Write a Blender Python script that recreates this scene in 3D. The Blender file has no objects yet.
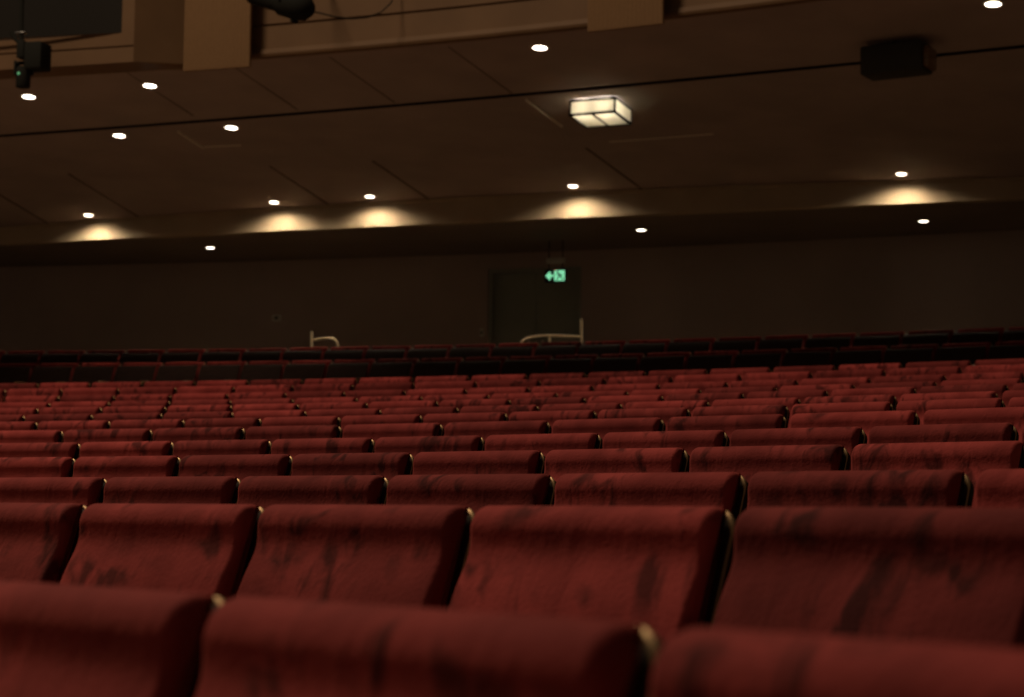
import bpy, bmesh, math, random
from mathutils import Vector, Matrix, Euler
random.seed(7)
sc = bpy.context.scene
C = sc.collection
sin, cos, pi = math.sin, math.cos, math.pi

# ------------------------------------------------------------------ frame of the place
# the auditorium is built on circles about one centre on stage; R = radius, a = bearing, z = height
CX, CY = -12.907, -9.434
LIFT = 0.95                      # eye height of the photographer above the floor of the nearest row
CAM_F = 1000 * math.exp(0.691181)
PITCH, ROLL = 0.0844445, 0.0111171

def P(R, a, z):
    return Vector((CX + R * sin(a), CY + R * cos(a), z))

# ------------------------------------------------------------------ materials
def mat(name, col, rough=0.6, metal=0.0, emit=0.0, emit_col=None, sheen=0.0, coat=0.0, spec=0.5):
    m = bpy.data.materials.new(name); m.use_nodes = True
    b = m.node_tree.nodes['Principled BSDF']
    b.inputs['Base Color'].default_value = (*col, 1)
    b.inputs['Roughness'].default_value = rough
    b.inputs['Metallic'].default_value = metal
    b.inputs['Specular IOR Level'].default_value = spec
    if emit:
        b.inputs['Emission Color'].default_value = (*(emit_col or col), 1)
        b.inputs['Emission Strength'].default_value = emit
    return m

def noisy(m, scale, c0, c1, lo=0.35, hi=0.65, detail=4, bump=0.0, stretch=(1, 1, 1)):
    """procedural two-tone variation of the surface colour"""
    nt = m.node_tree; b = nt.nodes['Principled BSDF']
    tc = nt.nodes.new('ShaderNodeTexCoord'); mp = nt.nodes.new('ShaderNodeMapping')
    mp.inputs['Scale'].default_value = stretch
    nz = nt.nodes.new('ShaderNodeTexNoise'); nz.inputs['Scale'].default_value = scale; nz.inputs['Detail'].default_value = detail
    rp = nt.nodes.new('ShaderNodeValToRGB')
    rp.color_ramp.elements[0].position = lo; rp.color_ramp.elements[0].color = (*c0, 1)
    rp.color_ramp.elements[1].position = hi; rp.color_ramp.elements[1].color = (*c1, 1)
    nt.links.new(tc.outputs['Object'], mp.inputs['Vector']); nt.links.new(mp.outputs['Vector'], nz.inputs['Vector'])
    nt.links.new(nz.outputs['Fac'], rp.inputs['Fac']); nt.links.new(rp.outputs['Color'], b.inputs['Base Color'])
    if bump:
        bp = nt.nodes.new('ShaderNodeBump'); bp.inputs['Strength'].default_value = bump; bp.inputs['Distance'].default_value = 0.01
        nt.links.new(nz.outputs['Fac'], bp.inputs['Height']); nt.links.new(bp.outputs['Normal'], b.inputs['Normal'])
    return m

def velvet():
    m = mat('red_velvet', (0.3, 0.02, 0.015), rough=0.9, spec=0.15)
    nt = m.node_tree; N = nt.nodes; L = nt.links; b = N['Principled BSDF']
    tc = N.new('ShaderNodeTexCoord'); oi = N.new('ShaderNodeObjectInfo')
    mul = N.new('ShaderNodeMath'); mul.operation = 'MULTIPLY'; mul.inputs[1].default_value = 173.0
    L.new(oi.outputs['Random'], mul.inputs[0])
    add = N.new('ShaderNodeVectorMath'); add.operation = 'ADD'
    L.new(tc.outputs['Object'], add.inputs[0]); L.new(mul.outputs[0], add.inputs[1])
    # brushed nap: large soft patches, finger strokes, fine pile
    def noise(scale, detail, stretch, dist=0.0):
        mp = N.new('ShaderNodeMapping'); mp.inputs['Scale'].default_value = stretch
        nz = N.new('ShaderNodeTexNoise'); nz.inputs['Scale'].default_value = scale
        nz.inputs['Detail'].default_value = detail; nz.inputs['Distortion'].default_value = dist
        L.new(add.outputs[0], mp.inputs['Vector']); L.new(mp.outputs['Vector'], nz.inputs['Vector'])
        return nz.outputs['Fac']
    big = noise(5.0, 3.0, (1, 1, 1.2), 0.6)
    stroke = noise(11.0, 3.0, (1.7, 1, 0.8), 0.9)
    fine = noise(120.0, 2.0, (1, 1, 1))
    mask = N.new('ShaderNodeMapRange'); mask.inputs['From Min'].default_value = 0.49; mask.inputs['From Max'].default_value = 0.58
    L.new(big, mask.inputs['Value'])
    st = N.new('ShaderNodeMapRange'); st.inputs['From Min'].default_value = 0.45; st.inputs['From Max'].default_value = 0.62
    L.new(stroke, st.inputs['Value'])
    both = N.new('ShaderNodeMath'); both.operation = 'MULTIPLY'
    L.new(mask.outputs['Result'], both.inputs[0]); L.new(st.outputs['Result'], both.inputs[1])
    rp = N.new('ShaderNodeValToRGB')
    rp.color_ramp.elements[0].position = 0.30; rp.color_ramp.elements[0].color = (*V_LO, 1)
    rp.color_ramp.elements[1].position = 0.62; rp.color_ramp.elements[1].color = (*V_HI, 1)
    L.new(big, rp.inputs['Fac'])
    dark = N.new('ShaderNodeMix'); dark.data_type = 'RGBA'; dark.inputs['B'].default_value = (*V_NAP, 1)
    sc_ = N.new('ShaderNodeMath'); sc_.operation = 'MULTIPLY'; sc_.inputs[1].default_value = 0.88
    L.new(both.outputs[0], sc_.inputs[0]); L.new(sc_.outputs[0], dark.inputs['Factor'])
    L.new(rp.outputs['Color'], dark.inputs['A'])
    # each cover has faded to its own depth of red
    fade = N.new('ShaderNodeMapRange'); fade.inputs['To Min'].default_value = 0.5; fade.inputs['To Max'].default_value = 1.12
    L.new(oi.outputs['Random'], fade.inputs['Value'])
    fm = N.new('ShaderNodeMix'); fm.data_type = 'RGBA'; fm.blend_type = 'MULTIPLY'; fm.inputs['Factor'].default_value = 1.0
    L.new(dark.outputs['Result'], fm.inputs['A']); L.new(fade.outputs['Result'], fm.inputs['B'])
    L.new(fm.outputs['Result'], b.inputs['Base Color'])
    b.inputs['Sheen Weight'].default_value = 0.35; b.inputs['Sheen Roughness'].default_value = 0.4
    b.inputs['Sheen Tint'].default_value = (0.85, 0.16, 0.10, 1)
    hsum = N.new('ShaderNodeMath'); hsum.operation = 'MULTIPLY_ADD'; hsum.inputs[1].default_value = 0.35
    L.new(fine, hsum.inputs[0]); L.new(stroke, hsum.inputs[2])
    bp = N.new('ShaderNodeBump'); bp.inputs['Strength'].default_value = 0.35; bp.inputs['Distance'].default_value = 0.008
    L.new(hsum.outputs[0], bp.inputs['Height']); L.new(bp.outputs['Normal'], b.inputs['Normal'])
    return m
V_LO, V_HI, V_NAP = (0.19, 0.024, 0.021), (0.37, 0.054, 0.047), (0.06, 0.008, 0.007)

M = {}
M['velvet'] = velvet()
M['wood'] = noisy(mat('stained_wood', (0.16, 0.09, 0.04), 0.28), 9, (0.10, 0.052, 0.02), (0.24, 0.14, 0.06), stretch=(1, 1, 12))
M['wood'].node_tree.nodes['Principled BSDF'].inputs['Coat Weight'].default_value = 0.5
M['darkwood'] = noisy(mat('dark_wood', (0.03, 0.018, 0.009), 0.6, spec=0.1), 9, (0.02, 0.012, 0.006), (0.04, 0.024, 0.011), stretch=(1, 1, 12))
M['lit_edge'] = mat('golden_lit_edge', (0.46, 0.30, 0.14), 0.5, 0.7)  # gold of the light caught on the shell's worn edge
M['underside'] = noisy(mat('seat_underside', (0.05, 0.03, 0.02), 0.8, spec=0.15), 9, (0.026, 0.013, 0.010), (0.038, 0.019, 0.014), stretch=(1, 1, 12))
M['joint'] = mat('joint_brown', (0.2, 0.15, 0.12), 0.8, spec=0.1)
M['iron'] = mat('black_iron', (0.02, 0.018, 0.016), 0.5, 0.6)
M['carpet'] = noisy(mat('bounce_carpet', (0.05, 0.02, 0.015), 0.95, spec=0.1), 60, (0.23, 0.16, 0.105), (0.28, 0.20, 0.13))  # hidden floor, coloured pale to bounce light up onto the soffit
M['soffit'] = noisy(mat('soffit_paint', (0.3, 0.2, 0.13), 0.7, spec=0.2), 1.5, (0.36, 0.285, 0.255), (0.42, 0.33, 0.295))
M['cream'] = noisy(mat('cream_paint', (0.5, 0.36, 0.2), 0.7, spec=0.25), 2.5, (0.38, 0.30, 0.20), (0.43, 0.34, 0.23))
M['front'] = noisy(mat('balcony_paint', (0.4, 0.24, 0.12), 0.65, spec=0.3), 1.7, (0.17, 0.095, 0.044), (0.20, 0.113, 0.053))
M['panelcloth'] = noisy(mat('panel_cloth', (0.45, 0.29, 0.15), 0.9, spec=0.1), 30, (0.24, 0.140, 0.068), (0.28, 0.165, 0.08), stretch=(6, 6, 1))
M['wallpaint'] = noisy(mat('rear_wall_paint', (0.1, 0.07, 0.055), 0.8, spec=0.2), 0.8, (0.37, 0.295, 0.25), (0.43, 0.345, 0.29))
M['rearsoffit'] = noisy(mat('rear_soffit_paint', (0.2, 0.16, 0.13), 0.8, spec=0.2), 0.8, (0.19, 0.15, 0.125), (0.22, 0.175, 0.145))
M['doorpaint'] = noisy(mat('door_paint', (0.05, 0.055, 0.045), 0.5, spec=0.3), 2, (0.26, 0.28, 0.22), (0.29, 0.31, 0.245))
M['black'] = mat('matt_black', (0.018, 0.018, 0.014), 0.85, spec=0.15)
M['speaker'] = mat('speaker_black', (0.05, 0.048, 0.04), 0.7, spec=0.2)
M['slot'] = mat('slot_black', (0.006, 0.007, 0.007), 0.8, spec=0.1)
M['glassdark'] = mat('dark_glass', (0.02, 0.017, 0.013), 0.5, spec=0.2)
M['brass'] = mat('polished_brass', (0.92, 0.78, 0.52), 0.3, 0.6)
M['steel'] = mat('brushed_steel', (0.5, 0.48, 0.44), 0.35, 1.0)
M['plate'] = mat('pale_plate', (0.55, 0.55, 0.47), 0.5)
M['white'] = mat('white_enamel', (0.6, 0.55, 0.48), 0.45)
M['pale'] = mat('pale_bead', (0.85, 0.78, 0.66), 0.5)
M['lamp'] = mat('lamp_glow', (1, 1, 1), 0.4, emit=9.0, emit_col=(1.0, 0.86, 0.68))
M['green'] = mat('exit_green', (0.1, 0.5, 0.3), 0.4, emit=0.8, emit_col=(0.30, 0.95, 0.52))
M['greendark'] = mat('exit_dark', (0.01, 0.05, 0.03), 0.4, emit=0.05, emit_col=(0.10, 0.50, 0.26))
M['red_led'] = mat('red_led', (0.5, 0.02, 0.02), 0.4, emit=0.45, emit_col=(1, 0.10, 0.06))
M['green_led'] = mat('green_led', (0.1, 0.5, 0.2), 0.4, emit=0.2, emit_col=(0.35, 1, 0.5))
# lit opal panes of the box lamp: light really passes through them
mp_ = bpy.data.materials.new('opal_glass'); mp_.use_nodes = True
nt = mp_.node_tree; nt.nodes.clear()
o_ = nt.nodes.new('ShaderNodeOutputMaterial'); tl = nt.nodes.new('ShaderNodeBsdfTranslucent'); df = nt.nodes.new('ShaderNodeBsdfDiffuse'); mx = nt.nodes.new('ShaderNodeMixShader')
tl.inputs['Color'].default_value = (0.86, 0.82, 0.70, 1); df.inputs['Color'].default_value = (0.8, 0.76, 0.66, 1)
mx.inputs['Fac'].default_value = 0.3
nt.links.new(tl.outputs[0], mx.inputs[1]); nt.links.new(df.outputs[0], mx.inputs[2]); nt.links.new(mx.outputs[0], o_.inputs['Surface'])
M['opal'] = mp_

# ------------------------------------------------------------------ helpers
def mesh_obj(name, verts, faces, m, parent=None, smooth=True, angle=40):
    me = bpy.data.meshes.new(name)
    me.from_pydata([tuple(v) for v in verts], [], faces)
    bm = bmesh.new(); bm.from_mesh(me)
    bmesh.ops.recalc_face_normals(bm, faces=bm.faces)
    bm.to_mesh(me); bm.free()
    return link(name, me, m, parent, smooth, angle)

def link(name, me, m, parent=None, smooth=True, angle=40):
    if smooth:
        for p in me.polygons: p.use_smooth = True
        try: me.set_sharp_from_angle(angle=math.radians(angle))
        except Exception: pass
    me.materials.clear(); me.materials.append(m)
    o = bpy.data.objects.new(name, me); C.objects.link(o)
    if parent: o.parent = parent
    return o

def bm_obj(name, bm, m, parent=None, smooth=True, angle=40):
    bmesh.ops.recalc_face_normals(bm, faces=bm.faces)
    me = bpy.data.meshes.new(name); bm.to_mesh(me); bm.free()
    return link(name, me, m, parent, smooth, angle)

def add_box(bm, lo, hi, bevel=0.0, mtx=None):
    r = bmesh.ops.create_cube(bm, size=1.0)
    vs = r['verts']
    for v in vs:
        v.co = Vector([(lo[i] + hi[i]) / 2 + v.co[i] * (hi[i] - lo[i]) for i in range(3)])
    if bevel:
        es = list({e for v in vs for e in v.link_edges})
        g = bmesh.ops.bevel(bm, geom=es, offset=bevel, segments=2, affect='EDGES', profile=0.5)
        vs = list({v for f in g['faces'] for v in f.verts} | {v for v in vs if v.is_valid})
    if mtx is not None:
        for v in vs: v.co = mtx @ v.co
    return vs

def box(name, lo, hi, m, parent=None, bevel=0.0, mtx=None):
    bm = bmesh.new(); add_box(bm, lo, hi, bevel, mtx)
    return bm_obj(name, bm, m, parent)

def tube(bm, pts, r, n=10, caps=True):
    pts = [Vector(p) for p in pts]; rings = []
    up = None
    for i, p in enumerate(pts):
        t = (pts[min(i + 1, len(pts) - 1)] - pts[max(i - 1, 0)]).normalized()
        if up is None:
            up = t.orthogonal().normalized()
        up = (up - t * up.dot(t)).normalized(); s = t.cross(up)
        rr = r[i] if isinstance(r, (list, tuple)) else r
        rings.append([bm.verts.new(p + (up * cos(2 * pi * k / n) + s * sin(2 * pi * k / n)) * rr) for k in range(n)])
    for A, B in zip(rings, rings[1:]):
        for k in range(n):
            bm.faces.new((A[k], A[(k + 1) % n], B[(k + 1) % n], B[k]))
    if caps:
        bm.faces.new(rings[0]); bm.faces.new(rings[-1])

def tube_obj(name, pts, r, m, parent=None, n=10):
    bm = bmesh.new(); tube(bm, pts, r, n)
    return bm_obj(name, bm, m, parent)

def lathe(name, prof, m, parent=None, n=28):
    """prof: (radius, z) list, closed round the z axis"""
    vs, fs = [], []
    for (r, z) in prof:
        for k in range(n): vs.append((r * cos(2 * pi * k / n), r * sin(2 * pi * k / n), z))
    for i in range(len(prof) - 1):
        for k in range(n):
            fs.append((i * n + k, i * n + (k + 1) % n, (i + 1) * n + (k + 1) % n, (i + 1) * n + k))
    if prof[0][0] > 1e-6 and prof[-1][0] > 1e-6 and prof[0] != prof[-1]:
        fs.append(tuple(range(n))); fs.append(tuple((len(prof) - 1) * n + k for k in range(n)))
    return mesh_obj(name, vs, fs, m, parent)

def sweep(name, prof, a0, a1, m, n=120, warp=None, closed=False, parent=None, smooth=True):
    """a section (R, z) carried round the centre of the house from bearing a0 to a1"""
    vs, fs = [], []; k = len(prof)
    for i in range(n + 1):
        a = a0 + (a1 - a0) * i / n
        dR = warp(a) if warp else 0.0
        for (R, z) in prof: vs.append(P(R + dR, a, z))
    kk = k if closed else k - 1
    for i in range(n):
        for j in range(kk):
            j2 = (j + 1) % k
            fs.append((i * k + j, i * k + j2, (i + 1) * k + j2, (i + 1) * k + j))
    if closed:
        fs.append(tuple(range(k))); fs.append(tuple(n * k + j for j in range(k)))
    return mesh_obj(name, vs, fs, m, parent, smooth, 25)

def empty(name, loc, label, cat, group=None, a=0.0, rot=None):
    o = bpy.data.objects.new(name, None); C.objects.link(o)
    o.empty_display_size = 0.1
    o.location = loc; o.rotation_euler = rot if rot is not None else (0, 0, -a)
    tag(o, label, cat, group)
    return o

def tag(o, label, cat, group=None):
    o['label'] = label; o['category'] = cat
    if group: o['group'] = group

def struct(o, label=None):
    o['kind'] = 'structure'
    if label: o['label'] = label
    return o

# ------------------------------------------------------------------ heights of the house
FW = lambda a: 21.0 * (a - 0.36) ** 2          # the fascia runs a little flatter than the seat rows
FR = 35.50
FAS_B = 3.54 + LIFT
def soffit(R):                                  # underside of the balcony falls towards the rear wall
    return 3.86 + 0.1 * (35.4 - R) + LIFT

# row data: radius of the back tops, seat pitch, height of the tops above eye level, bearing of a seat edge
ROWS = [
 (16.9100, 0.5390, -0.0740, 0.8420), (17.9959, 0.5299, 0.0134, 0.7351), (19.0316, 0.5297, 0.0929, 0.6682),
 (20.0481, 0.5158, 0.1912, 0.6022), (21.0368, 0.5225, 0.2907, 0.5546), (22.0081, 0.5604, 0.3978, 0.5078),
 (23.0144, 0.5076, 0.5009, 0.4614), (24.0061, 0.5181, 0.5999, 0.4233), (24.9815, 0.5163, 0.7046, 0.3975),
 (25.9465, 0.5156, 0.8048, 0.3745), (26.9002, 0.5109, 0.9167, 0.3343), (27.8392, 0.5491, 1.0422, 0.3129),
 (28.7937, 0.5297, 1.1591, 0.3220), (33.4493, 0.5226, 1.7220, 0.2692), (34.4200, 0.5226, 1.9560, 0.2720)]
SEAT_H = 0.88
FLOORS = [max(0.0, h + LIFT - SEAT_H) for (_, _, h, _) in ROWS]
FLOORS[0] = ROWS[0][2] + LIFT - SEAT_H

# ------------------------------------------------------------------ floor: one stepped carpeted rake
prof = [(12.0, -0.5), (12.0, FLOORS[0])]
for i, (R, s, h, a0) in enumerate(ROWS):
    z = FLOORS[i]
    if i == 13:                                  # cross aisle ramps up to the rear block
        prof += [(R - 0.80, z - 0.10), (R - 0.78, z)]
        prof += [(R + 0.2, z)]
    else:
        if i: prof += [(prof[-1][0] + 0.005, z)]
        prof += [(R + 0.2, z)]
    if i == 12: prof += [(R + 0.25, z - 0.0)]
zt = FLOORS[-1] + 0.14
prof += [(ROWS[-1][0] + 0.205, zt), (38.9, zt), (38.9, -0.5)]
REAR_FLOOR = zt
struct(sweep('floor', prof, -0.02, 1.32, M['carpet'], n=150, closed=True, smooth=False))

# ------------------------------------------------------------------ underside of the balcony, with its lighting slot
BR = 30.17
GR = 31.86
GW = lambda a: 7.0 * (a - 0.455) ** 2
pr = [(BR - 0.02, 4.385 + LIFT), (BR + 0.06, 4.372 + LIFT), (GR - 0.045, soffit(GR - 0.045)), (GR - 0.045, soffit(GR) + 0.16),
      (GR + 0.045, soffit(GR) + 0.16), (GR + 0.045, soffit(GR + 0.045))]
for k in range(1, 9):
    R = GR + 0.045 + (FR - GR - 0.045) * k / 8
    pr.append((R, soffit(R)))
# the last stretch follows the fascia, so it is carried with a warp that grows towards the rear
def ceil_mesh():
    vs, fs = [], []; n = 140; k = len(pr)
    for i in range(n + 1):
        a = 0.02 + (1.0 - 0.02) * i / n
        for j, (R, z) in enumerate(pr):
            if j < 2: R2, z2 = R, z
            else:
                t = max(0.0, min(1.0, (R - GR - 0.045) / (FR - GR - 0.045)))
                R2 = R + FW(a) * t + GW(a) * (1 - t)
                z2 = soffit(R2) + (0.16 if j in (3, 4) else 0.0)
            vs.append(P(R2, a, z2))
    for i in range(n):
        for j in range(k - 1):
            fs.append((i * k + j, i * k + j + 1, (i + 1) * k + j + 1, (i + 1) * k + j))
    return mesh_obj('ceiling', vs, fs, M['soffit'], None, True, 20)
struct(ceil_mesh())
def slot_mesh():
    vs, fs = [], []; n = 140
    for i in range(n + 1):
        a = 0.02 + 0.98 * i / n
        for dr, dz in ((-0.042, 0.004), (-0.042, 0.15), (0.042, 0.15), (0.042, 0.0)):
            R2 = GR + GW(a) + dr
            vs.append(P(R2, a, soffit(R2) + dz))
    for i in range(n):
        for j in range(3): fs.append((i * 4 + j, i * 4 + j + 1, i * 4 + 5 + j, i * 4 + 4 + j))
    return mesh_obj('trim_1', vs, fs, M['slot'], None, False)
sl = slot_mesh()
struct(sl, 'black lighting slot running along the balcony underside')

# fascia dropping from the sloped ceiling to the low rear ceiling, with a small bead on top
ft = soffit(FR)
def fas_mesh():
    base = [(0.0, 1.0, 0.0), (-0.016, 1.0, -0.004), (-0.020, 1.0, -0.018), (-0.016, 1.0, -0.034), (0.0, 1.0, -0.04), (0.0, 0.0, 0.0), (0.14, 0.0, 0.0)]
    vs, fs = [], []; n = 140; k = len(base)
    for i in range(n + 1):
        a = 0.02 + 0.98 * i / n
        R0 = FR + FW(a)
        for (dr, top, dz) in base:
            z = soffit(R0) + dz if top else FAS_B
            vs.append(P(R0 + dr, a, z))
    for i in range(n):
        for j in range(k - 1):
            fs.append((i * k + j, i * k + j + 1, (i + 1) * k + j + 1, (i + 1) * k + j))
    return mesh_obj('trim_2', vs, fs, M['cream'], None, True, 25)
struct(fas_mesh(), 'cream fascia below the sloped ceiling washed by downlights')
WALL_R = 38.3
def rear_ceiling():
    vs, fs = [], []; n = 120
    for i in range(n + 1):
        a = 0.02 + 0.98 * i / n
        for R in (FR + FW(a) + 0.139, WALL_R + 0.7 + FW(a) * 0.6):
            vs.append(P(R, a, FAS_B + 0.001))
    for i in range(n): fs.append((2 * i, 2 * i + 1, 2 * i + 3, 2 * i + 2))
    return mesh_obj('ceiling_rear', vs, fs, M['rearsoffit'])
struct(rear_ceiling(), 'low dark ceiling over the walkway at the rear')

# rear wall with a doorway in it
DA0, DA1 = 0.3345, 0.3690
DOOR_TOP = REAR_FLOOR + 2.12
def wall_piece(a0, a1, z0, z1, n):
    vs, fs = [], []
    for i in range(n + 1):
        a = a0 + (a1 - a0) * i / n; R = WALL_R + FW(a) * 0.3
        vs += [P(R, a, z0), P(R, a, z1), P(R + 0.25, a, z0), P(R + 0.25, a, z1)]
    for i in range(n):
        b, c = 4 * i, 4 * i + 4
        fs += [(b, b + 1, c + 1, c), (b + 2, b + 3, c + 3, c + 2), (b + 1, b + 3, c + 3, c + 1), (b, b + 2, c + 2, c)]
    e = 4 * n
    fs += [(0, 1, 3, 2), (e, e + 1, e + 3, e + 2)]
    return vs, fs
V, F = [], []
for piece in ((0.02, DA0, REAR_FLOOR - 0.3, FAS_B + 0.02, 40), (DA1, 1.0, REAR_FLOOR - 0.3, FAS_B + 0.02, 60), (DA0, DA1, DOOR_TOP, FAS_B + 0.02, 4)):
    v, f = wall_piece(*piece); off = len(V); V += v; F += [tuple(i + off for i in q) for q in f]
struct(mesh_obj('wall_back', V, F, M['wallpaint'], None, False))
dm = 0.5 * (DA0 + DA1)
d = empty('door_1', P(WALL_R + 0.105, dm, REAR_FLOOR), 'dark double door under the green exit sign in the rear wall', 'door', a=dm)
d['kind'] = 'structure'
hw = (DA1 - DA0) * WALL_R / 2 - 0.01
for s in (-1, 1):
    lf = box('door_leaf', (0.004 if s > 0 else -hw + 0.05, -0.02, 0.01), (hw - 0.05 if s > 0 else -0.004, 0.02, DOOR_TOP - REAR_FLOOR - 0.06), M['doorpaint'], d, 0.004)
    box('door_handle', (s * 0.10 - 0.012, -0.06, 0.95), (s * 0.10 + 0.012, -0.021, 1.15), M['steel'], lf, 0.004)
bm = bmesh.new()
Hd = DOOR_TOP - REAR_FLOOR
add_box(bm, (-hw, -0.10, 0), (-hw + 0.048, 0.03, Hd - 0.005)); add_box(bm, (hw - 0.048, -0.10, 0), (hw, 0.03, Hd - 0.005)); add_box(bm, (-hw + 0.048, -0.10, Hd - 0.055), (hw - 0.048, 0.03, Hd - 0.005))
bm_obj('door_frame', bm, M['doorpaint'], d)

# ceiling panel joints: narrow cover strips, every 0.038 rad
def strip(name, a, R0, R1, w, m, drop=0.012):
    vs, fs = [], []; n = 6
    for i in range(n + 1):
        R = R0 + (R1 - R0) * i / n; zc = soffit(R)
        for (dx, dz) in ((-w / 2, -drop), (w / 2, -drop), (w / 2, -0.001), (-w / 2, -0.001)):
            vs.append(P(R, a, zc + dz) + Vector((cos(a), -sin(a), 0)) * dx)
    for i in range(n):
        for j in range(4):
            j2 = (j + 1) % 4
            fs.append((4 * i + j, 4 * i + j2, 4 * i + 4 + j2, 4 * i + 4 + j))
    fs += [(0, 1, 2, 3), (4 * n, 4 * n + 1, 4 * n + 2, 4 * n + 3)]
    return mesh_obj(name, vs, fs, m, None, False)
tn = 3
struct(strip('trim_%d' % tn, 0.376, BR + 0.15, GR - 0.06, 0.018, M['joint'], 0.006)); tn += 1
for a in (0.189, 0.227, 0.303, 0.341, 0.417):
    far = FR + FW(a) - 0.02
    near = 33.8
    struct(strip('trim_%d' % tn, a, near, far, 0.024, M['joint'])); tn += 1
    if a in (0.303, 0.341, 0.417):
        struct(strip('trim_%d' % tn, a, BR + 0.15, GR - 0.045, 0.018, M['joint'], 0.006)); tn += 1
for a, R0, R1 in ((0.419, 32.0, 32.95), (0.290, 32.3, 32.95)):
    struct(strip('trim_%d' % tn, a, R0, R1, 0.018, M['pale'], 0.022)); tn += 1
for a0, a1, R in ((0.290, 0.304, 32.93), (0.427, 0.462, 33.63)):
    zz = soffit(R)
    o = sweep('trim_%d' % tn, [(R - 0.012, zz - 0.002), (R - 0.012, zz - 0.008), (R + 0.012, zz - 0.010), (R + 0.012, zz - 0.004)], a0, a1, M['pale'], n=6, closed=True, smooth=False)
    struct(o); tn += 1

# ------------------------------------------------------------------ balcony front
bz = LIFT
prof_f = [(BR + 0.06, 4.372 + bz), (BR - 0.02, 4.376 + bz), (BR - 0.03, 4.40 + bz), (BR - 0.02, 4.445 + bz), (BR, 4.452 + bz), (BR, 4.672 + bz),
          (BR + 0.018, 4.675 + bz), (BR + 0.018, 4.692 + bz), (BR, 4.695 + bz), (BR, 5.75 + bz), (BR + 0.2, 5.75 + bz)]
struct(sweep('wall_balcony_front', prof_f, 0.318, 1.0, M['front'], n=110), 'brown balcony front with a grooved band above the seats')
# projecting bay with a dark window on the left
BX = 29.75
bay = []
z0, z1 = 4.315 + bz, 5.75 + bz
W0, W1, WT = 0.20, 0.3115, 4.605 + bz           # window
def bay_mesh():
    vs, fs = [], []
    def quad(p): 
        o = len(vs); vs.extend(p); fs.append((o, o + 1, o + 2, o + 3))
    n = 16
    g = 4.462 + bz
    for i in range(n):
        a, b = 0.15 + (0.316 - 0.15) * i / n, 0.15 + (0.316 - 0.15) * (i + 1) / n
        quad([P(BX, a, z0), P(BX, b, z0), P(BX, b, g), P(BX, a, g)])
        quad([P(BX, a, g), P(BX, b, g), P(BX + .014, b, g + .002), P(BX + .014, a, g + .002)])
        quad([P(BX + .014, a, g + .002), P(BX + .014, b, g + .002), P(BX + .014, b, g + .016), P(BX + .014, a, g + .016)])
        quad([P(BX + .014, a, g + .016), P(BX + .014, b, g + .016), P(BX, b, g + .018), P(BX, a, g + .018)])
        quad([P(BX, a, g + .018), P(BX, b, g + .018), P(BX, b, WT), P(BX, a, WT)])
        quad([P(BX, a, z0), P(BX, b, z0), P(BR + .3, b, 4.372 + bz), P(BR + .3, a, 4.372 + bz)])
    quad([P(BX, W1, WT), P(BX, 0.316, WT), P(BX, 0.316, z1), P(BX, W1, z1)])     # jamb
    quad([P(BX, W1, WT), P(BX, W1, z1), P(BX + .03, W1, z1), P(BX + .03, W1, WT)])
    quad([P(BX, 0.15, WT), P(BX, W1, WT), P(BX + .03, W1, WT), P(BX + .03, 0.15, WT)])
    # splayed return to the main front
    quad([P(BX, 0.316, z0), P(BR, 0.3285, 4.36 + bz), P(BR, 0.3285, z1), P(BX, 0.316, z1)])
    quad([P(BX, 0.316, z0), P(BR + .3, 0.316, 4.372 + bz), P(BR + .3, 0.33, 4.36 + bz), P(BR, 0.3285, 4.36 + bz)])
    return mesh_obj('wall_balcony_bay', vs, fs, M['front'], None, False)
struct(bay_mesh(), 'projecting bay of the balcony front with a dark window')
def win():
    vs = []; fs = []; n = 10
    for i in range(n + 1):
        a = 0.15 + (W1 - 0.15) * i / n
        vs += [P(BX + 0.028, a, WT), P(BX + 0.028, a, z1), P(BX + 0.04, a, WT), P(BX + 0.04, a, z1)]
    for i in range(n):
        b, c = 4 * i, 4 * i + 4
        fs += [(b, b + 1, c + 1, c), (b + 2, b + 3, c + 3, c + 2)]
    return mesh_obj('window_1', vs, fs, M['glassdark'])
struct(win(), 'dark window of the balcony bay')
# ribbed cloth panels hung over the front
def hung_panel(a0, a1, zb, label):
    am = (a0 + a1) / 2; R = BR - 0.20
    w = (a1 - a0) * R
    e = empty('hanging_panel', P(R, am, zb), label, 'panel', 'ribbed panels hung on the balcony front', a=am)
    n = 72; vs, fs = [], []; H = 1.35
    for j, z in enumerate((0.0, 0.012, H)):
        for i in range(n + 1):
            x = -w / 2 + w * i / n
            y = -0.0025 * abs(sin(i * pi / 4)) + (0.004 if j == 0 else 0)
            vs.append((x, y, z))
    for j in range(2):
        for i in range(n): fs.append((j * (n + 1) + i, j * (n + 1) + i + 1, (j + 1) * (n + 1) + i + 1, (j + 1) * (n + 1) + i))
    o = len(vs)
    vs += [(-w / 2, 0.03, 0), (w / 2, 0.03, 0), (-w / 2, 0.03, H), (w / 2, 0.03, H)]
    fs += [(o, o + 1, o + 3, o + 2), (0, o, o + 2, 2 * (n + 1)), (n, o + 1, o + 3, 2 * (n + 1) + n), tuple(range(n + 1)) + (o + 1, o)]
    mesh_obj('ribbed_cloth', vs, fs, M['panelcloth'], e, True, 30)
    for x in (-w * 0.32, w * 0.32): box('wall_bracket', (x - 0.015, 0.031, H - 0.12), (x + 0.015, 0.19, H - 0.09), M['iron'], e)
hung_panel(0.3300, 0.3537, 4.245 + bz, 'light brown ribbed panel hanging over the balcony front beside the dark bay')
hung_panel(0.4688, 0.4928, 4.275 + bz, 'short brown ribbed panel hanging at the top edge above the box lamp')

# ------------------------------------------------------------------ stage lights clamped to the balcony front
def local(R, a, z): return P(R, a, z)
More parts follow.
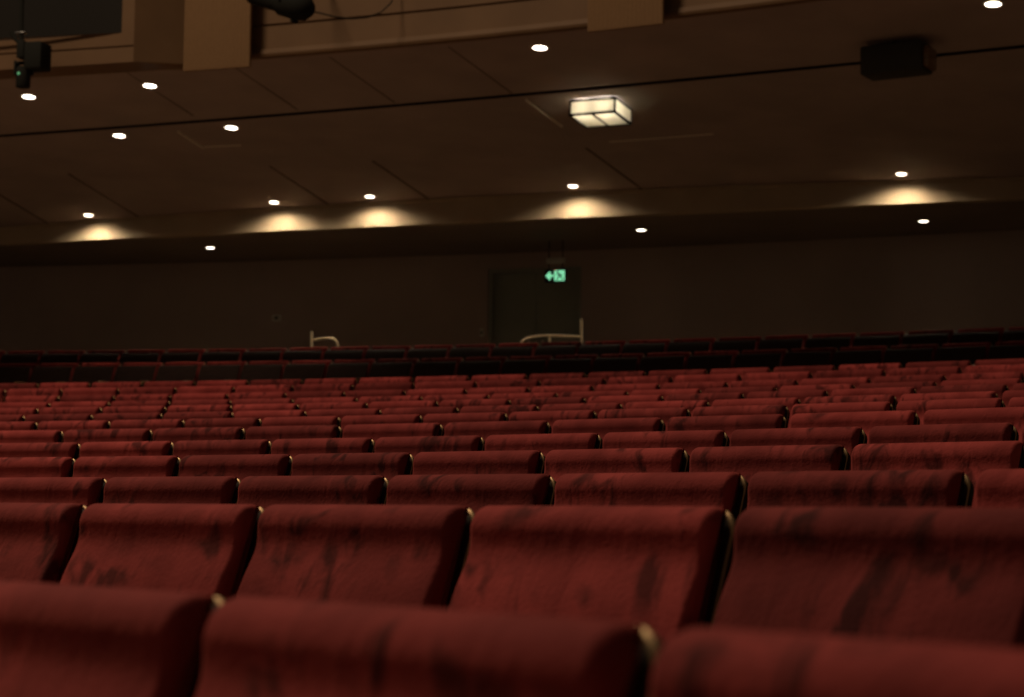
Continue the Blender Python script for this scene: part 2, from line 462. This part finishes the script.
# left: small moving head hung from a bar in front of the bay
e = empty('stage_light', P(29.25, 0.2878, 4.295 + bz), 'black stage light with a small green indicator hung before the dark bay window', 'stage light', a=0.287)
tube_obj('hanging_bar', [(-0.11, 0.02, 0.62), (-0.105, 0.02, 0.20), (-0.06, 0.02, 0.09)], 0.022, M['black'], e)
tube_obj('side_arm', [(-0.21, 0.02, 0.26), (-0.17, 0.02, 0.19), (-0.06, 0.02, 0.10)], 0.02, M['black'], e)
bm = bmesh.new(); add_box(bm, (-0.095, -0.08, -0.02), (-0.015, 0.10, 0.15), 0.012); bm_obj('clamp', bm, M['black'], e)
bm = bmesh.new(); add_box(bm, (-0.01, -0.09, -0.13), (0.175, 0.12, 0.13), 0.02); bm_obj('base_box', bm, M['black'], e)
bm = bmesh.new()
add_box(bm, (-0.145, -0.03, -0.17), (-0.125, 0.05, -0.03), 0.004); add_box(bm, (0.005, -0.03, -0.17), (0.025, 0.05, -0.129), 0.004); add_box(bm, (-0.145, -0.03, -0.06), (-0.02, 0.05, -0.04), 0.004)
bm_obj('yoke', bm, M['black'], e)
hd = lathe('lamp_head', [(0.0, -0.29), (0.06, -0.29), (0.068, -0.28), (0.068, -0.12), (0.06, -0.09), (0.0, -0.085)], M['black'], e)
hd.location = (-0.062, 0.01, 0)
led = lathe('indicator', [(0.0, -0.004), (0.014, -0.003), (0.014, 0.003), (0.0, 0.004)], M['green_led'], hd, 12)
led.location = (-0.01, -0.069, -0.165); led.rotation_euler = (pi / 2, 0, 0)
# steel strip added to give the glints on the bar above
bm = bmesh.new(); add_box(bm, (-0.16, -0.01, 0.235), (-0.06, 0.05, 0.25), 0.004); bm_obj('glint_strip', bm, M['steel'], e)
# right of the first panel: long profile lantern
def frame_axis(p0, p1):
    p0, p1 = Vector(p0), Vector(p1)
    z = (p1 - p0).normalized(); q = z.to_track_quat('Z', 'Y')
    return p0, q, (p1 - p0).length
e = empty('stage_light', P(29.35, 0.3800, 4.655 + bz), 'black profile stage light with a looping cable at the top edge beside the ribbed panel', 'stage light', a=0.378)
p0, q, ln = frame_axis((-0.44, 0.0, 0.11), (0.20, 0.0, -0.10))
bar = lathe('lamp_barrel', [(0.0, 0.0), (0.085, 0.0), (0.095, 0.03), (0.10, 0.30), (0.125, 0.34), (0.13, 0.52), (0.115, 0.60), (0.06, 0.66), (0.0, 0.67)], M['black'], e)
bar.location = p0; bar.rotation_mode = 'QUATERNION'; bar.rotation_quaternion = q
bm = bmesh.new()
tube(bm, [(-0.08, -0.14, 0.0), (-0.08, -0.145, 0.22), (-0.08, 0.145, 0.22), (-0.08, 0.14, 0.0)], 0.014, 8)
bm_obj('yoke', bm, M['black'], e)
tube_obj('hook_arm', [(-0.08, 0.0, 0.22), (-0.08, 0.02, 0.40), (-0.08, 0.8, 0.42)], 0.018, M['black'], e)
bm = bmesh.new(); add_box(bm, (-0.01, -0.05, -0.20), (0.03, 0.05, -0.12), 0.008); bm_obj('shutter_knob', bm, M['black'], e)
tube_obj('power_cable', [(0.20, 0.02, -0.11), (0.27, 0.05, -0.125), (0.36, 0.12, -0.145), (0.46, 0.25, -0.14), (0.55, 0.40, -0.10), (0.62, 0.55, -0.02), (0.66, 0.68, 0.10), (0.68, 0.75, 0.30)], 0.007, M['black'], e, 6)

# dark loudspeaker at the slot
e = empty('loudspeaker', P(31.45, 0.546, 3.955 + bz), 'dark box loudspeaker under the sloped ceiling, breaking the black slot', 'loudspeaker', a=0.546)
sb = box('cabinet', (-0.33, -0.15, 0.0), (0.24, 0.16, 0.26), M['speaker'], e, 0.02)
box('lit_end', (0.2405, -0.13, 0.015), (0.30, 0.12, 0.215), M['wood'], e, 0.03)  # brown wood tone stands for the light falling on this end
box('front_grille', (-0.31, -0.158, 0.02), (0.22, -0.151, 0.24), M['speaker'], e, 0.003)
tube_obj('ceiling_bracket', [(-0.05, 0.0, 0.255), (-0.05, 0.0, soffit(31.45) - 3.955 - bz - 0.002)], 0.03, M['iron'], e)

# ------------------------------------------------------------------ downlights
def spot(loc, power, size, blend, col=(1.0, 0.80, 0.55), rad=0.05, rot=(0, 0, 0)):
    l = bpy.data.lights.new('downlight_beam', 'SPOT'); l.energy = power; l.spot_size = math.radians(size); l.spot_blend = blend
    l.color = col; l.shadow_soft_size = rad
    o = bpy.data.objects.new('downlight_beam', l); C.objects.link(o); o.location = loc; o.rotation_euler = rot
    return o
TILT = math.atan(0.1)
def downlight(R, a, z, r, label, group, tilt, power, size):
    e = empty('downlight', P(R, a, z), label, 'ceiling light', group, rot=(0, 0, -a))
    e.rotation_mode = 'XYZ'
    e.rotation_euler = Euler((-tilt, 0, -a))
    lathe('trim_ring', [(r * 1.02, -0.001), (r * 1.22, -0.001), (r * 1.24, -0.006), (r * 1.18, -0.011), (r * 1.02, -0.010)], M['white'], e)
    lathe('lens', [(0.0, -0.013), (r * 0.7, -0.0125), (r, -0.008), (r, -0.0015), (0.0, -0.0012)], M['lamp'], e)
    spot(P(R, a, z - 0.03), power, size, 0.6)
G1 = 'downlights in the sloped ceiling'
for (R, a, lab) in ((30.767, 0.304, 'bright round downlight above the black slot, just left of the long ribbed panel'),
                    (30.908, 0.257, 'bright round downlight directly below the black stage light at the left edge'),
                    (30.576, 0.444, 'bright round downlight just under the balcony edge, left above the box lamp'),
                    (30.815, 0.580, 'bright round downlight at the top right corner of the photo'),
                    (32.368, 0.267, 'round downlight just below the black slot, left one of two there'),
                    (32.277, 0.310, 'round downlight just below the black slot, right one of two there')):
    downlight(R, a, soffit(R), 0.075, lab, G1, TILT, 31, 84)
G2 = 'downlights washing the fascia'
for (R, a, lab) in ((None, 0.2085, 'round downlight washing the fascia with light, leftmost of five'),
                    (None, 0.284, 'round downlight washing the fascia, second of five from the left'),
                    (None, 0.321, 'round downlight washing the fascia, middle one of five'),
                    (None, 0.395, 'round downlight washing the fascia above the green exit sign'),
                    (None, 0.502, 'round downlight washing the fascia alone at the far right')):
    R = FR + FW(a) - 0.27
    downlight(R, a + 0.001, soffit(R), 0.062, lab, G2, TILT, 38.0, 158)
G3 = 'downlights in the low rear ceiling'
for (R, a, lab) in ((36.89, 0.243, 'small downlight in the low rear ceiling, left of the exit sign'),
                    (36.70, 0.4055, 'small downlight in the low rear ceiling, just right of the exit sign'),
                    (37.24, 0.4965, 'small downlight in the low rear ceiling, far right below the lone fascia wash')):
    downlight(R, a, FAS_B, 0.06, lab, G3, 0.0, 11.0, 100)

# ------------------------------------------------------------------ square box lamp on the sloped ceiling
lr, la = 32.33, 0.440
e = empty('box_lamp', P(lr, la, soffit(lr) - 0.168), 'square lit box lamp with black frame and opal panes under the ceiling', 'ceiling light', rot=Euler((-TILT, 0, -la)))
lw, ld, lh = 0.26, 0.235, 0.145
e.scale = (0.93, 0.93, 1); bm = bmesh.new(); t = 0.019
for x in (-lw, lw):
    for y in (-ld, ld): add_box(bm, (x - t / 2, y - t / 2, 0), (x + t / 2, y + t / 2, lh))
for z in (0.0, lh):
    for y in (-ld, ld): add_box(bm, (-lw - t / 2, y - t / 2, z - t / 2), (lw + t / 2, y + t / 2, z + t / 2))
    for x in (-lw, lw): add_box(bm, (x - t / 2, -ld + t / 2, z - t / 2), (x + t / 2, ld - t / 2, z + t / 2))
add_box(bm, (-t / 2, -ld + t / 2, -t / 2), (t / 2, ld - t / 2, t / 2))
bm_obj('frame', bm, M['slot'], e, False)
for y, nm in ((-ld, 'pane'), (ld, 'pane')):
    box('pane', (-lw + t / 2, y - 0.002, t / 2), (lw - t / 2, y + 0.002, lh - t / 2), M['opal'], e)
for x in (-lw, lw):
    box('pane', (x - 0.002, -ld + t / 2, t / 2), (x + 0.002, ld - t / 2, lh - t / 2), M['opal'], e)
for x0, x1 in ((-lw + t / 2, -t / 2), (t / 2, lw - t / 2)):
    box('pane', (x0, -ld + t / 2, -0.002), (x1, ld - t / 2, 0.002), M['opal'], e)
bm = bmesh.new()
for x in (-lw + 0.03, lw - 0.03):
    for y in (-ld, ld): add_box(bm, (x - 0.006, y - 0.005, lh + t / 2), (x + 0.006, y + 0.005, 0.165))
bm_obj('hanger', bm, M['black'], e, False)
for x in (-0.125, 0.125):
    l = bpy.data.lights.new('lamp_bulb', 'POINT'); l.energy = 2.7; l.color = (1.0, 0.98, 0.90); l.shadow_soft_size = 0.03
    o = bpy.data.objects.new('lamp_bulb', l); C.objects.link(o); o.parent = e; o.location = (x, -0.135, 0.082)

# ------------------------------------------------------------------ exit sign hung from the rear ceiling
ER, EA = 37.3, 0.3690
ez = 3.085 + bz
e = empty('exit_sign', P(ER, EA, ez), 'small lit green exit sign with arrow and running figure', 'sign', a=EA)
e.scale = (0.85, 1, 0.85)
box('housing', (-0.17, -0.012, -0.095), (0.17, 0.03, 0.095), M['black'], e, 0.006)
def flat(name, polys, y, m, th=0.004, parent=None):
    vs, fs = [], []
    for p in polys:
        o = len(vs); n = len(p)
        vs += [(x, y, z) for x, z in p] + [(x, y + th, z) for x, z in p]
        fs += [tuple(range(o, o + n)), tuple(range(o + n, o + 2 * n))] + [(o + i, o + (i + 1) % n, o + n + (i + 1) % n, o + n + i) for i in range(n)]
    return mesh_obj(name, vs, fs, m, parent, False)
flat('arrow', [[(-0.155, 0.0), (-0.085, 0.068), (-0.068, 0.05), (-0.085, 0.018), (-0.03, 0.018), (-0.03, -0.018), (-0.085, -0.018), (-0.068, -0.05), (-0.085, -0.068)]], -0.018, M['green'], parent=e)
dr = flat('doorway_picture', [[(-0.012, -0.078), (0.15, -0.078), (0.15, 0.078), (-0.012, 0.078)]], -0.018, M['green'], parent=e)
FIG0 = [[(0.052 + 0.014 * cos(2 * pi * k / 12), 0.050 + 0.014 * sin(2 * pi * k / 12)) for k in range(12)],
       [(0.055, 0.034), (0.078, 0.034), (0.092, -0.005), (0.068, -0.012)],
       [(0.052, 0.034), (0.062, 0.034), (0.042, 0.004), (0.026, 0.004), (0.026, 0.014), (0.036, 0.014)],
       [(0.078, 0.034), (0.088, 0.028), (0.106, 0.008), (0.122, 0.012), (0.122, 0.002), (0.102, -0.004), (0.080, 0.016)],
       [(0.068, -0.010), (0.086, -0.010), (0.062, -0.036), (0.050, -0.070), (0.036, -0.070), (0.046, -0.034)],
       [(0.078, -0.010), (0.093, -0.006), (0.112, -0.034), (0.134, -0.050), (0.126, -0.062), (0.100, -0.044)]]
fig = [[(0.069 + (x - 0.075) * 1.22, z * 1.02 - (0.0 if z > 0 else 0.001)) for x, z in p] for p in FIG0]
flat('running_figure', fig, -0.0225, M['greendark'], 0.004, dr)
lt = lathe('indicator', [(0.0, -0.003), (0.010, -0.002), (0.010, 0.002), (0.0, 0.003)], M['red_led'], e, 10)
lt.location = (-0.004, -0.014, 0.086); lt.rotation_euler = (pi / 2, 0, 0)
bm = bmesh.new()
for x in (-0.11, 0.11): add_box(bm, (x - 0.006, 0.0, 0.0955), (x + 0.006, 0.012, (FAS_B - ez - 0.002) / 0.85))
bm_obj('hanger', bm, M['iron'], e)
box('ballast_box', (-0.14, -0.03, 0.19), (0.14, 0.045, 0.27), M['plate'], e, 0.006)

# ------------------------------------------------------------------ handrails by the rear aisle heads
def rail(label, R, pts, post):
    """pts: (bearing, height above eye level)"""
    am = pts[0][0]
    base = P(R, am, REAR_FLOOR)
    e = empty('handrail', base, label, 'handrail', 'brass handrails in front of the rear wall')
    W = [P(R, a, h + LIFT) - base for a, h in pts]
    # smooth the bends
    S = []
    for i in range(len(W)):
        S.append(W[i])
        if i + 1 < len(W): S.append((W[i] + W[i + 1]) / 2)
    tube_obj('top_rail', W, 0.017, M['brass'], e, 10)
    for (a, h) in post:
        b = P(R, a, REAR_FLOOR + 0.001) - base
        tube_obj('post', [b, P(R, a, h + LIFT) - base], 0.016, M['brass'], e, 10)
    return e
f0 = REAR_FLOOR - LIFT
rail('long brass handrail with a tall post standing below the exit sign', 36.4,
     [(0.3655, f0 + 0.002), (0.3655, 2.12), (0.3661, 2.17), (0.3675, 2.205), (0.3697, 2.222), (0.374, 2.232), (0.379, 2.228), (0.384, 2.215), (0.3868, 2.207)],
     [(0.3875, 2.425), (0.3760, 2.222)])
rail('short brass handrail with an upright post, left along the rear wall', 36.4,
     [(0.2885, 2.235), (0.291, 2.25), (0.294, 2.26), (0.2958, 2.255), (0.2972, 2.225), (0.2978, 2.175), (0.2979, f0 + 0.002)],
     [(0.2880, 2.345)])
# small plates on the wall
def plate(a, h, w, hh, label, cat='plate'):
    R = WALL_R + FW(a) * 0.3
    e = empty('wall_plate', P(R - 0.003, a, h + LIFT), label, cat, a=a)
    box('cover', (-w / 2, -0.02, -hh / 2), (w / 2, 0.0, hh / 2), M['plate'], e, 0.004)
    box('dark_centre', (-w * 0.22, -0.024, -hh * 0.2), (w * 0.22, -0.0205, hh * 0.2), M['black'], e, 0.001)
plate(0.2535, 2.735, 0.13, 0.09, 'small pale plate with a dark centre on the dark rear wall at left')
plate(0.3325, 2.475, 0.05, 0.11, 'small pale upright plate on the rear wall beside the dark door')

# ------------------------------------------------------------------ theatre seat (origin on the floor, faces -y)
AL = 0.3295
PV = Vector((0, 0.09, 0.417))
def bk(x, v, w):                                  # point on the reclined back: v up along it, w forward of the shell
    return (x, PV.y + v * sin(AL) - w * cos(AL), PV.z + v * cos(AL) + w * sin(AL))
def offset_in(poly, d):
    n = len(poly); out = []
    cxp = sum(p[0] for p in poly) / n; cyp = sum(p[1] for p in poly) / n
    area = sum(poly[i][0] * poly[(i + 1) % n][1] - poly[(i + 1) % n][0] * poly[i][1] for i in range(n))
    sg = 1 if area > 0 else -1
    for i in range(n):
        a, b, c = Vector(poly[i - 1]), Vector(poly[i]), Vector(poly[(i + 1) % n])
        t = (c - a).normalized(); nrm = Vector((-t.y, t.x)) * sg
        out.append((b.x + nrm.x * d, b.y + nrm.y * d))
    return out
def smooth_poly(pts, it=2):
    for _ in range(it):
        q = []
        for i in range(len(pts)):
            a, b = Vector(pts[i]), Vector(pts[(i + 1) % len(pts)])
            q += [tuple(a * 0.75 + b * 0.25), tuple(a * 0.25 + b * 0.75)]
        pts = q
    return pts
def pad(name, poly, half, rad, place, m, parent, bulge=0.0):
    """upholstered pad: a section carried across the width, drawn in towards both ends so every edge is rounded"""
    st = []
    k = 7
    for i in range(k + 1):
        t = i / k; d = rad * (1 - cos(t * pi / 2)); s = rad * (1 - sin(t * pi / 2))
        st.append((half - d, s))
    xs = [(-x, s) for x, s in st][::-1]
    xs = [(-half + rad * (1 - cos(pi / 2 * i / k)), rad * (1 - sin(pi / 2 * i / k))) for i in range(k + 1)]
    mid = [(-half + rad + (2 * half - 2 * rad) * i / 10, 0.0) for i in range(1, 10)]
    full = xs + mid + [(-x, s) for x, s in xs[::-1]]
    vs, fs = [], []; n = len(poly)
    for x, s in full:
        q = offset_in(poly, s)
        bl = bulge * (1 - (x / half) ** 2)
        for (v, w) in q: vs.append(place(x, v, w + (bl if w > 0.02 else 0)))
    for i in range(len(full) - 1):
        for j in range(n):
            fs.append((i * n + j, i * n + (j + 1) % n, (i + 1) * n + (j + 1) % n, (i + 1) * n + j))
    fs.append(tuple(range(n))); fs.append(tuple((len(full) - 1) * n + j for j in range(n)))
    return mesh_obj(name, vs, fs, m, parent, True, 60)

BACK = [(0.0, 0.004), (0.0, 0.03), (0.03, 0.044), (0.12, 0.050), (0.22, 0.053), (0.30, 0.052), (0.34, 0.049), (0.37, 0.044), (0.392, 0.040),
        (0.41, 0.040), (0.426, 0.044), (0.443, 0.051), (0.461, 0.050), (0.474, 0.043), (0.484, 0.031), (0.488, 0.017), (0.486, 0.004)]
def make_seat():
    t = empty('theatre_seat', (0, 0, 0), 'seat', 'seat')
    pad('backrest', smooth_poly(BACK, 2), 0.2415, 0.014, lambda x, v, w: bk(x + 0.003, v, w), M['velvet'], t, 0.001)
    # plywood shell behind, rounded top corners, its edge shows beside the upholstery
    hwid, r = 0.246, 0.036
    out = [(-hwid, -0.06), (hwid, -0.06), (hwid, 0.49 - r)]
    out += [(hwid - r + r * cos(q), 0.49 - r + r * sin(q)) for q in [pi / 2 * i / 6 for i in range(1, 7)]]
    out += [(-hwid + r + r * cos(q), 0.49 - r + r * sin(q)) for q in [pi / 2 + pi / 2 * i / 6 for i in range(0, 7)]]
    vs = []; n = len(out)
    lay = [(-0.026, 0.007), (-0.019, 0.0), (-0.002, 0.0), (0.005, 0.006)]
    for w, ins in lay:
        for (x, v) in out:
            sx = x - math.copysign(ins, x); sv = v - (ins if v > 0.2 else -ins)
            vs.append(bk(sx, sv, w - 0.004))
    fs = [tuple(range(n)), tuple(3 * n + i for i in range(n))]
    for L in range(3):
        for i in range(n): fs.append((L * n + i, L * n + (i + 1) % n, (L + 1) * n + (i + 1) % n, (L + 1) * n + i))
    mesh_obj('back_shell', vs, fs, M['darkwood'], t, True, 50)
    line = [(hwid, 0.14), (hwid, 0.30), (hwid, 0.49 - r)] + [(hwid - r + r * cos(q), 0.49 - r + r * sin(q)) for q in [pi / 2 * i / 8 for i in range(1, 8)]]  # added strip for the golden highlight on the worn edge, thickest at the corner
    rad = [0.0012, 0.0013, 0.0018] + [0.0026, 0.0036, 0.0044, 0.0046, 0.0044, 0.0036, 0.0025]
    ed = tube_obj('edge_highlight', [bk(x, v, -0.004) for x, v in line], rad, M['lit_edge'], t, 8)
    ed['label'] = 'golden highlight on the worn shell edge'
    # sprung seat cushion
    sp = smooth_poly([(-0.40, 0.36), (-0.42, 0.40), (-0.405, 0.435), (-0.34, 0.448), (-0.2, 0.445), (-0.06, 0.432), (-0.02, 0.40), (-0.03, 0.345), (-0.2, 0.335)], 2)
    pad('seat', sp, 0.228, 0.03, lambda x, v, w: (x, v, w), M['velvet'], t)
    # arm on the right hand of the photo, with its iron standard and foot
    arm = pad('armrest', smooth_poly([(-0.36, 0.60), (-0.37, 0.62), (-0.35, 0.635), (-0.10, 0.64), (0.02, 0.638), (0.03, 0.615), (0.0, 0.60)], 1), 0.016, 0.008, lambda x, v, w: (x + 0.265, v, w), M['wood'], t)
    bm = bmesh.new()
    add_box(bm, (0.256, -0.26, 0.014), (0.274, -0.02, 0.60), 0.006); add_box(bm, (0.249, -0.30, 0.0), (0.281, 0.06, 0.014), 0.004)
    bm_obj('standard', bm, M['iron'], t)
    bm = bmesh.new(); tube(bm, [(-0.24, -0.10, 0.325), (0.254, -0.10, 0.325)], 0.014, 8)
    bm_obj('seat_bracket', bm, M['iron'], t)
    return t
proto = make_seat()

def make_raised_seat():
    t = proto.copy(); C.objects.link(t)
    for ch in proto.children:
        if ch.name.startswith(('seat', 'backrest')) and not ch.name.startswith('seat_bracket'): continue
        c = ch.copy(); C.objects.link(c); c.parent = t
    pad('backrest', smooth_poly(BACK, 2), 0.2415, 0.014, lambda x, v, w: bk(x + 0.003, v, w), M['velvet'], t, 0.001)
    up = smooth_poly([(-0.03, 0.095), (-0.03, 0.185), (0.01, 0.200), (0.34, 0.160), (0.38, 0.138), (0.39, 0.110), (0.375, 0.085)], 2)
    st = pad('seat', up, 0.236, 0.02, bk, M['velvet'], t)
    st['label'] = 'tipped-up seat cushion'
    un = [(-0.02, 0.202), (0.01, 0.212), (0.34, 0.172), (0.386, 0.152), (0.394, 0.140), (0.34, 0.160), (0.01, 0.199)]
    o = pad('seat_underside', un, 0.2425, 0.003, bk, M['underside'], t)
    o['label'] = 'dark wooden underside of the raised seat'
    return t

def copy_seat(proto):
    r = proto.copy(); C.objects.link(r)
    for ch in proto.children:
        c = ch.copy(); C.objects.link(c); c.parent = r
    return r

cp, sp_ = cos(PITCH), sin(PITCH)
def project(p):
    x, y, z = p.x, p.z - LIFT, p.y
    y2 = y * cp - z * sp_; z2 = y * sp_ + z * cp
    u, v = CAM_F * x / z2, CAM_F * y2 / z2
    cr, sr = cos(-ROLL), sin(-ROLL)
    return 512 + u * cr - v * sr, 348.5 - (u * sr + v * cr)

ORD = ['', 'first', 'second', 'third', 'fourth', 'fifth', 'sixth', 'seventh', 'eighth', 'ninth', 'tenth', 'eleventh', 'twelfth', 'thirteenth', 'fourteenth',
       'fifteenth', 'sixteenth', 'seventeenth', 'eighteenth', 'nineteenth', 'twentieth', 'twenty-first', 'twenty-second', 'twenty-third', 'twenty-fourth', 'twenty-fifth',
       'twenty-sixth', 'twenty-seventh', 'twenty-eighth', 'twenty-ninth', 'thirtieth']
SHIFT = [0.089, 0.048] + [0.036] * 13
ROWNAME = ['row nearest the camera'] + ['%s row from the camera' % ORD[k] for k in range(2, 13)] + ['last row before the cross aisle', 'row behind the cross aisle', 'rearmost row by the wall']
first = True
for k, (R, s, h, a0) in enumerate(ROWS):
    inview = []
    for i in range(-14, 40):
        ae = a0 + i * s / R
        if not (0.05 < ae < 1.25): continue
        z = h + LIFT
        xr, yr = project(P(R, ae, z)); xl, yl = project(P(R, ae - s / R, z))
        if xr < 4 or xl > 1018 or P(R, ae, z).y < 0.4 or min(yl, yr) > 690: continue
        inview.append(i)
    n = len(inview)
    for j, i in enumerate(inview):
        if k == 13 and j == 0: raised = o = make_raised_seat()
        elif k >= 13: o = copy_seat(raised)
        else: o = proto if first else copy_seat(proto); first = False
        ac = a0 + ((i - 0.5) * s + SHIFT[k]) / R
        o.location = P(R - 0.25, ac, FLOORS[k]); o.rotation_euler = (0, 0, -ac)
        o.scale = (s / 0.53, 1, 1)
        if j == 0: pos = 'leftmost'
        elif j == n - 1: pos = 'rightmost'
        elif j < n / 2: pos = ORD[j + 1] + ' from left'
        else: pos = ORD[n - j] + ' from right'
        tag(o, ('red velvet theatre seat, %s in the %s' if k < 13 else 'raised red-topped seat with dark underside, %s in the %s') % (pos, ROWNAME[k]), 'seat', 'red theatre seats, ' + ROWNAME[k])

# ------------------------------------------------------------------ light
def area(name, loc, target, size, power, col, spread=180):
    l = bpy.data.lights.new(name, 'AREA'); l.shape = 'DISK'; l.size = size; l.energy = power; l.color = col; l.spread = math.radians(spread)
    o = bpy.data.objects.new(name, l); C.objects.link(o); o.location = loc
    o.rotation_euler = (Vector(target) - Vector(loc)).to_track_quat('-Z', 'Y').to_euler()
    return o
# dimmed house lights in the auditorium ceiling, over the left of the stalls
area('house_light', (-8.5, 10.5, 17.0), (-8.0, 2.5, 0.0), 4.0, 1950, (1.0, 0.76, 0.54))
# added fill from behind the camera, to light the seat faces
area('front_fill', (-11.0, -8.0, 6.0), (0.0, 14.0, 4.0), 5.0, 35, (1.0, 0.68, 0.42))
w = bpy.data.worlds.new('World'); sc.world = w; w.use_nodes = True
w.node_tree.nodes['Background'].inputs['Color'].default_value = (0.95, 0.75, 0.6, 1)
w.node_tree.nodes['Background'].inputs['Strength'].default_value = 0.036

# ------------------------------------------------------------------ camera
cd = bpy.data.cameras.new('camera'); cam = bpy.data.objects.new('camera', cd); C.objects.link(cam)
cam.location = (0, 0, LIFT)
cam.rotation_mode = 'XYZ'
cam.rotation_euler = (Matrix.Rotation(pi / 2 + PITCH, 3, 'X') @ Matrix.Rotation(ROLL, 3, 'Z')).to_euler()
cd.sensor_width = 36.0; cd.lens = CAM_F / 1024 * 36.0
cd.clip_start = 0.05; cd.clip_end = 200
cd.dof.use_dof = True; cd.dof.focus_distance = 5.6; cd.dof.aperture_fstop = 5.8
sc.camera = cam
vs_ = sc.view_settings
sc.display_settings.display_device = 'sRGB'
vs_.view_transform = 'Standard'; vs_.look = 'None'; vs_.exposure = 0.0; vs_.gamma = 1.0
vs_.use_curve_mapping = False
